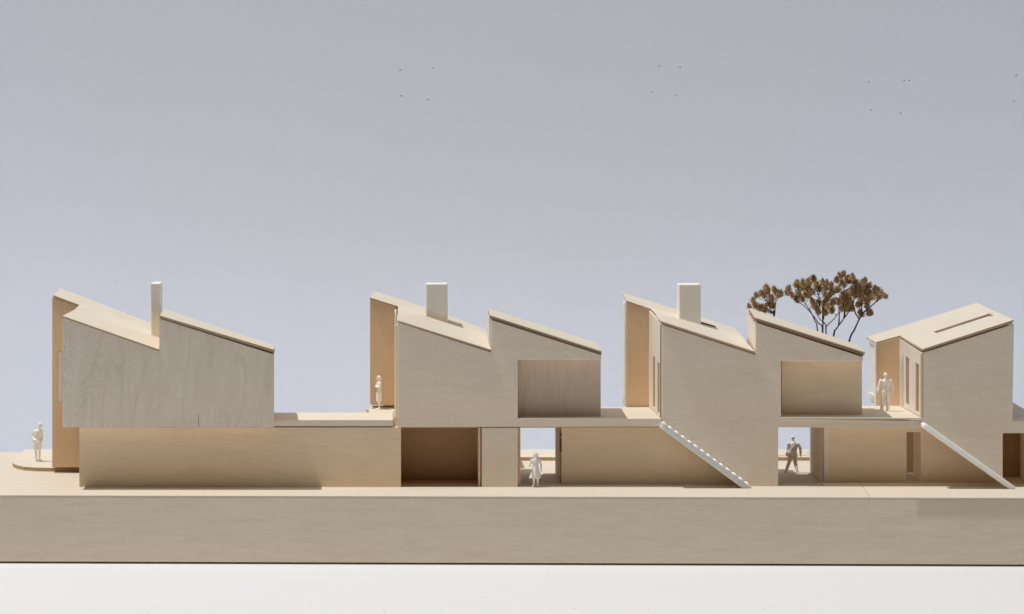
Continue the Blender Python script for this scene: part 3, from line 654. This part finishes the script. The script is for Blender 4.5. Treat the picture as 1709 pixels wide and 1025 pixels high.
# ------------------------------------------------------------------ trees (dried flower sprigs)
def brown(name, a, b, sc):
    m, nt, bs = nodes(name)
    oi = N(nt, 'ShaderNodeObjectInfo'); tc = N(nt, 'ShaderNodeTexCoord')
    n = N(nt, 'ShaderNodeTexNoise'); n.inputs['Scale'].default_value = sc; n.inputs['Detail'].default_value = 5
    nt.links.new(tc.outputs['Object'], n.inputs[0])
    f = math_(nt, 'ADD', math_(nt, 'MULTIPLY', ramp(nt, n.outputs[0], .3, .7), .6), math_(nt, 'MULTIPLY', oi.outputs['Random'], .4))
    nt.links.new(mixc(nt, f, a, b), bs.inputs['Base Color'])
    bs.inputs['Roughness'].default_value = .8; bs.inputs['Specular IOR Level'].default_value = .2
    return m
M['seed'] = brown('dry_brown_bracts', (.27, .175, .09), (.68, .51, .31), 9)
M['stem'] = brown('dark_dry_stem', (.05, .033, .022), (.12, .075, .045), 8)

def bud_mesh(seed):
    rnd = random.Random(seed); bm = bmesh.new()
    r = bmesh.ops.create_icosphere(bm, subdivisions=1, radius=.55)
    bmesh.ops.scale(bm, vec=(1, 1, 1.1), verts=r['verts'])
    for el, n, L in ((-.5, 8, .75), (-.05, 11, .95), (.4, 11, 1.02), (.85, 9, 1.08), (1.2, 6, 1.1), (1.48, 3, 1.15)):
        a0 = rnd.random() * 6.28
        for k in range(n):
            a = a0 + k * 6.283 / n + rnd.uniform(-.2, .2); e_ = el + rnd.uniform(-.15, .15); ln = L * rnd.uniform(.85, 1.18)
            d = Vector((math.cos(a) * math.cos(e_), math.sin(a) * math.cos(e_), math.sin(e_)))
            t = Vector((-math.sin(a), math.cos(a), 0)); u = d.cross(t)
            w = .16 * rnd.uniform(.8, 1.2)
            b0 = d * .30; m1 = d * ln * .68
            vs = [bm.verts.new(p) for p in (b0, m1 + t * w - u * .06, d * ln + Vector((0, 0, .12)), m1 - t * w - u * .06, m1 + u * .07)]
            for q in ((0, 1, 4), (1, 2, 4), (2, 3, 4), (3, 0, 4)): bm.faces.new([vs[i] for i in q])
    me = bpy.data.meshes.new('seed_head'); bm.to_mesh(me); bm.free(); me.materials.append(M['seed']); return me
BUDS = [bud_mesh(s) for s in range(5)]
def tube(bm, pts, rs, seg=6):
    prev = None
    for i, p in enumerate(pts):
        d = (pts[min(i + 1, len(pts) - 1)] - pts[max(i - 1, 0)]).normalized()
        q = d.to_track_quat('Z', 'Y').to_matrix()
        vs = [bm.verts.new(p + q @ Vector((rs[i] * math.cos(k * 6.283 / seg), rs[i] * math.sin(k * 6.283 / seg), 0))) for k in range(seg)]
        if prev:
            for k in range(seg): bm.faces.new((prev[k], prev[(k + 1) % seg], vs[(k + 1) % seg], vs[k]))
        else: bm.faces.new(vs[::-1])
        prev = vs
    bm.faces.new(prev)
def curve(pts, n=5):
    out = []
    for i in range(len(pts) - 1):
        p0, p1, p2, p3 = pts[max(i - 1, 0)], pts[i], pts[i + 1], pts[min(i + 2, len(pts) - 1)]
        for k in range(n):
            t = k / n
            out.append(.5 * ((2 * p1) + (p2 - p0) * t + (2 * p0 - 5 * p1 + 4 * p2 - p3) * t * t + (3 * p1 - p0 - 3 * p2 + p3) * t ** 3))
    out.append(pts[-1]); return out
def zz(x, y): return (1230 + x / 6.33, 440 + y / 6.33)
TG = 'dried flower trees behind the third house'
def tree(label, Y, foot_x, stems, heads, bud=.235):
    """stems: lists of zoomed outline points from fork to tip; heads: flower head positions"""
    rnd = random.Random(int(foot_x))
    loc = Vector((XA(foot_x, Y), Y, ZP))
    t = thing('tree', label, 'tree', loc, TG)
    tips = []
    for si, st_ in enumerate(stems):
        yo = [0.0]
        for _ in st_[1:]: yo.append(yo[-1] + rnd.uniform(-.22, .22))
        pts = [W(*zz(*q), Y + o) for q, o in zip(st_, yo)]
        if si == 0 or st_[0][1] >= 700:      # reaches the ground
            p0 = pts[0]; d = pts[1] - pts[0]
            pts = [Vector((loc.x + (p0.x - loc.x) * .25, Y, ZP - .02)), Vector((loc.x + (p0.x - loc.x) * .7, Y, ZP + (p0.z - ZP) * .55))] + pts
        cp = curve(pts); n = len(cp)
        r0 = .062 if si == 0 else .045
        bm = bmesh.new(); tube(bm, cp, [r0 * (1 - .6 * i / n) for i in range(n)])
        mk('trunk' if si == 0 else 'branch', bm, M['stem'], t, 0, True)
        tips += [(p, i / n) for i, p in enumerate(cp) if i > n * .45 and p.z > ZA(560, Y)]
    tw = bmesh.new()
    for hx, hy in heads:
        px, py = zz(hx + rnd.uniform(-6, 6), hy + rnd.uniform(-6, 6))
        c = W(px, py, Y + rnd.uniform(-.55, .55))
        cand = [p for p, u in tips if p.z < c.z - .15] or [p for p, u in tips]
        a = min(cand, key=lambda p: (Vector((p.x, p.y * .4, p.z)) - Vector((c.x, c.y * .4, c.z))).length)
        mid = a.lerp(c, .5) + Vector((-(c.x - a.x) * .12, 0, -.08))
        tube(tw, curve([a, mid, c], 4), [.020] * 4 + [.014] * 5, 5)
        sub = [(0, 0, 0)] + ([(rnd.uniform(-.14, .14), rnd.uniform(-.15, .15), rnd.uniform(-.13, .13))] if rnd.random() < .55 else [])
        for dx, dy, dz in sub:
            s = bud * rnd.uniform(.85, 1.15)
            o = link('seed_head', rnd.choice(BUDS), t, Vector((c.x, c.y * K, c.z)) + Vector((dx, dy, dz)) - t.location)
            out = (c - W(*zz(hx, 620), Y)); lean = max(-.7, min(.7, (c.x - loc.x) * .22))
            o.rotation_euler = (rnd.uniform(-.35, .35), lean + rnd.uniform(-.25, .25), rnd.uniform(0, 6.28))
            o.scale = (s * .92, s * .92, s * 1.12)
    mk('twigs', tw, M['stem'], t, 0, True)['kind'] = 'stuff'
    return t
tree('small brown dried-flower tree peeping over the roof ridge, leftmost of the trees', 5.7, 1293,
     [[(390, 560), (372, 520), (335, 440), (310, 370)], [(395, 545), (402, 470), (412, 390)], [(372, 530), (330, 490), (250, 455)]],
     [(330, 285), (318, 312), (268, 325), (210, 345), (392, 292), (432, 345), (165, 402), (195, 440), (240, 478), (290, 470), (370, 380), (380, 455), (340, 365), (128, 466), (300, 500), (420, 318), (280, 345), (365, 430)])
tree('broad many-stemmed brown dried-flower tree, left part of the big clump', 5.9, 1378,
     [[(905, 735), (908, 640), (905, 520), (915, 400)], [(905, 720), (860, 630), (780, 520), (700, 440), (620, 390)], [(940, 735), (950, 660), (1020, 590), (1075, 520)],
      [(850, 710), (820, 600), (780, 510), (720, 420)], [(940, 720), (925, 630), (870, 580), (820, 480)], [(915, 590), (895, 430), (840, 280)]],
     [(545, 280), (540, 322), (610, 232), (588, 340), (640, 305), (620, 372), (700, 212), (690, 262), (745, 270), (792, 165), (772, 205), (722, 340), (800, 310), (768, 335), (840, 235), (895, 212), (880, 272), (950, 220), (940, 272), (1000, 250), (1010, 318), (920, 330), (805, 400), (850, 425), (868, 515), (815, 445), (950, 390), (930, 435), (965, 470), (940, 522), (1000, 498), (1010, 430), (690, 382), (650, 240), (660, 340), (985, 345)])
tree('tall brown dried-flower tree on a stem leaning right, middle of the clump', 6.2, 1350,
     [[(1020, 768), (1050, 690), (1130, 580), (1190, 500)], [(1130, 580), (1135, 500), (1120, 400), (1130, 260)], [(1075, 650), (1080, 540), (1070, 440)]],
     [(1055, 185), (1115, 128), (1160, 158), (1120, 212), (1215, 158), (1200, 195), (1075, 285), (1140, 318), (1090, 395), (1078, 425), (1100, 490), (1135, 450), (1150, 500), (1195, 460), (1180, 400), (1215, 420), (1180, 330), (1130, 380)])
tree('brown dried-flower tree with one straight slanting stem, rightmost of the clump', 6.0, 1352,
     [[(1185, 820), (1240, 700), (1300, 570), (1345, 510), (1440, 430), (1510, 370)], [(1290, 580), (1250, 520), (1230, 420), (1250, 300)], [(1310, 560), (1320, 450), (1340, 330)]],
     [(1250, 212), (1310, 208), (1235, 270), (1200, 290), (1240, 350), (1290, 330), (1340, 262), (1395, 248), (1450, 258), (1350, 312), (1410, 310), (1460, 330), (1520, 290), (1552, 332), (1500, 372), (1440, 362), (1380, 385), (1300, 390), (1270, 450), (1365, 450), (1310, 542), (1405, 530), (1330, 360), (1330, 205), (1280, 280), (1480, 290), (1395, 340)])
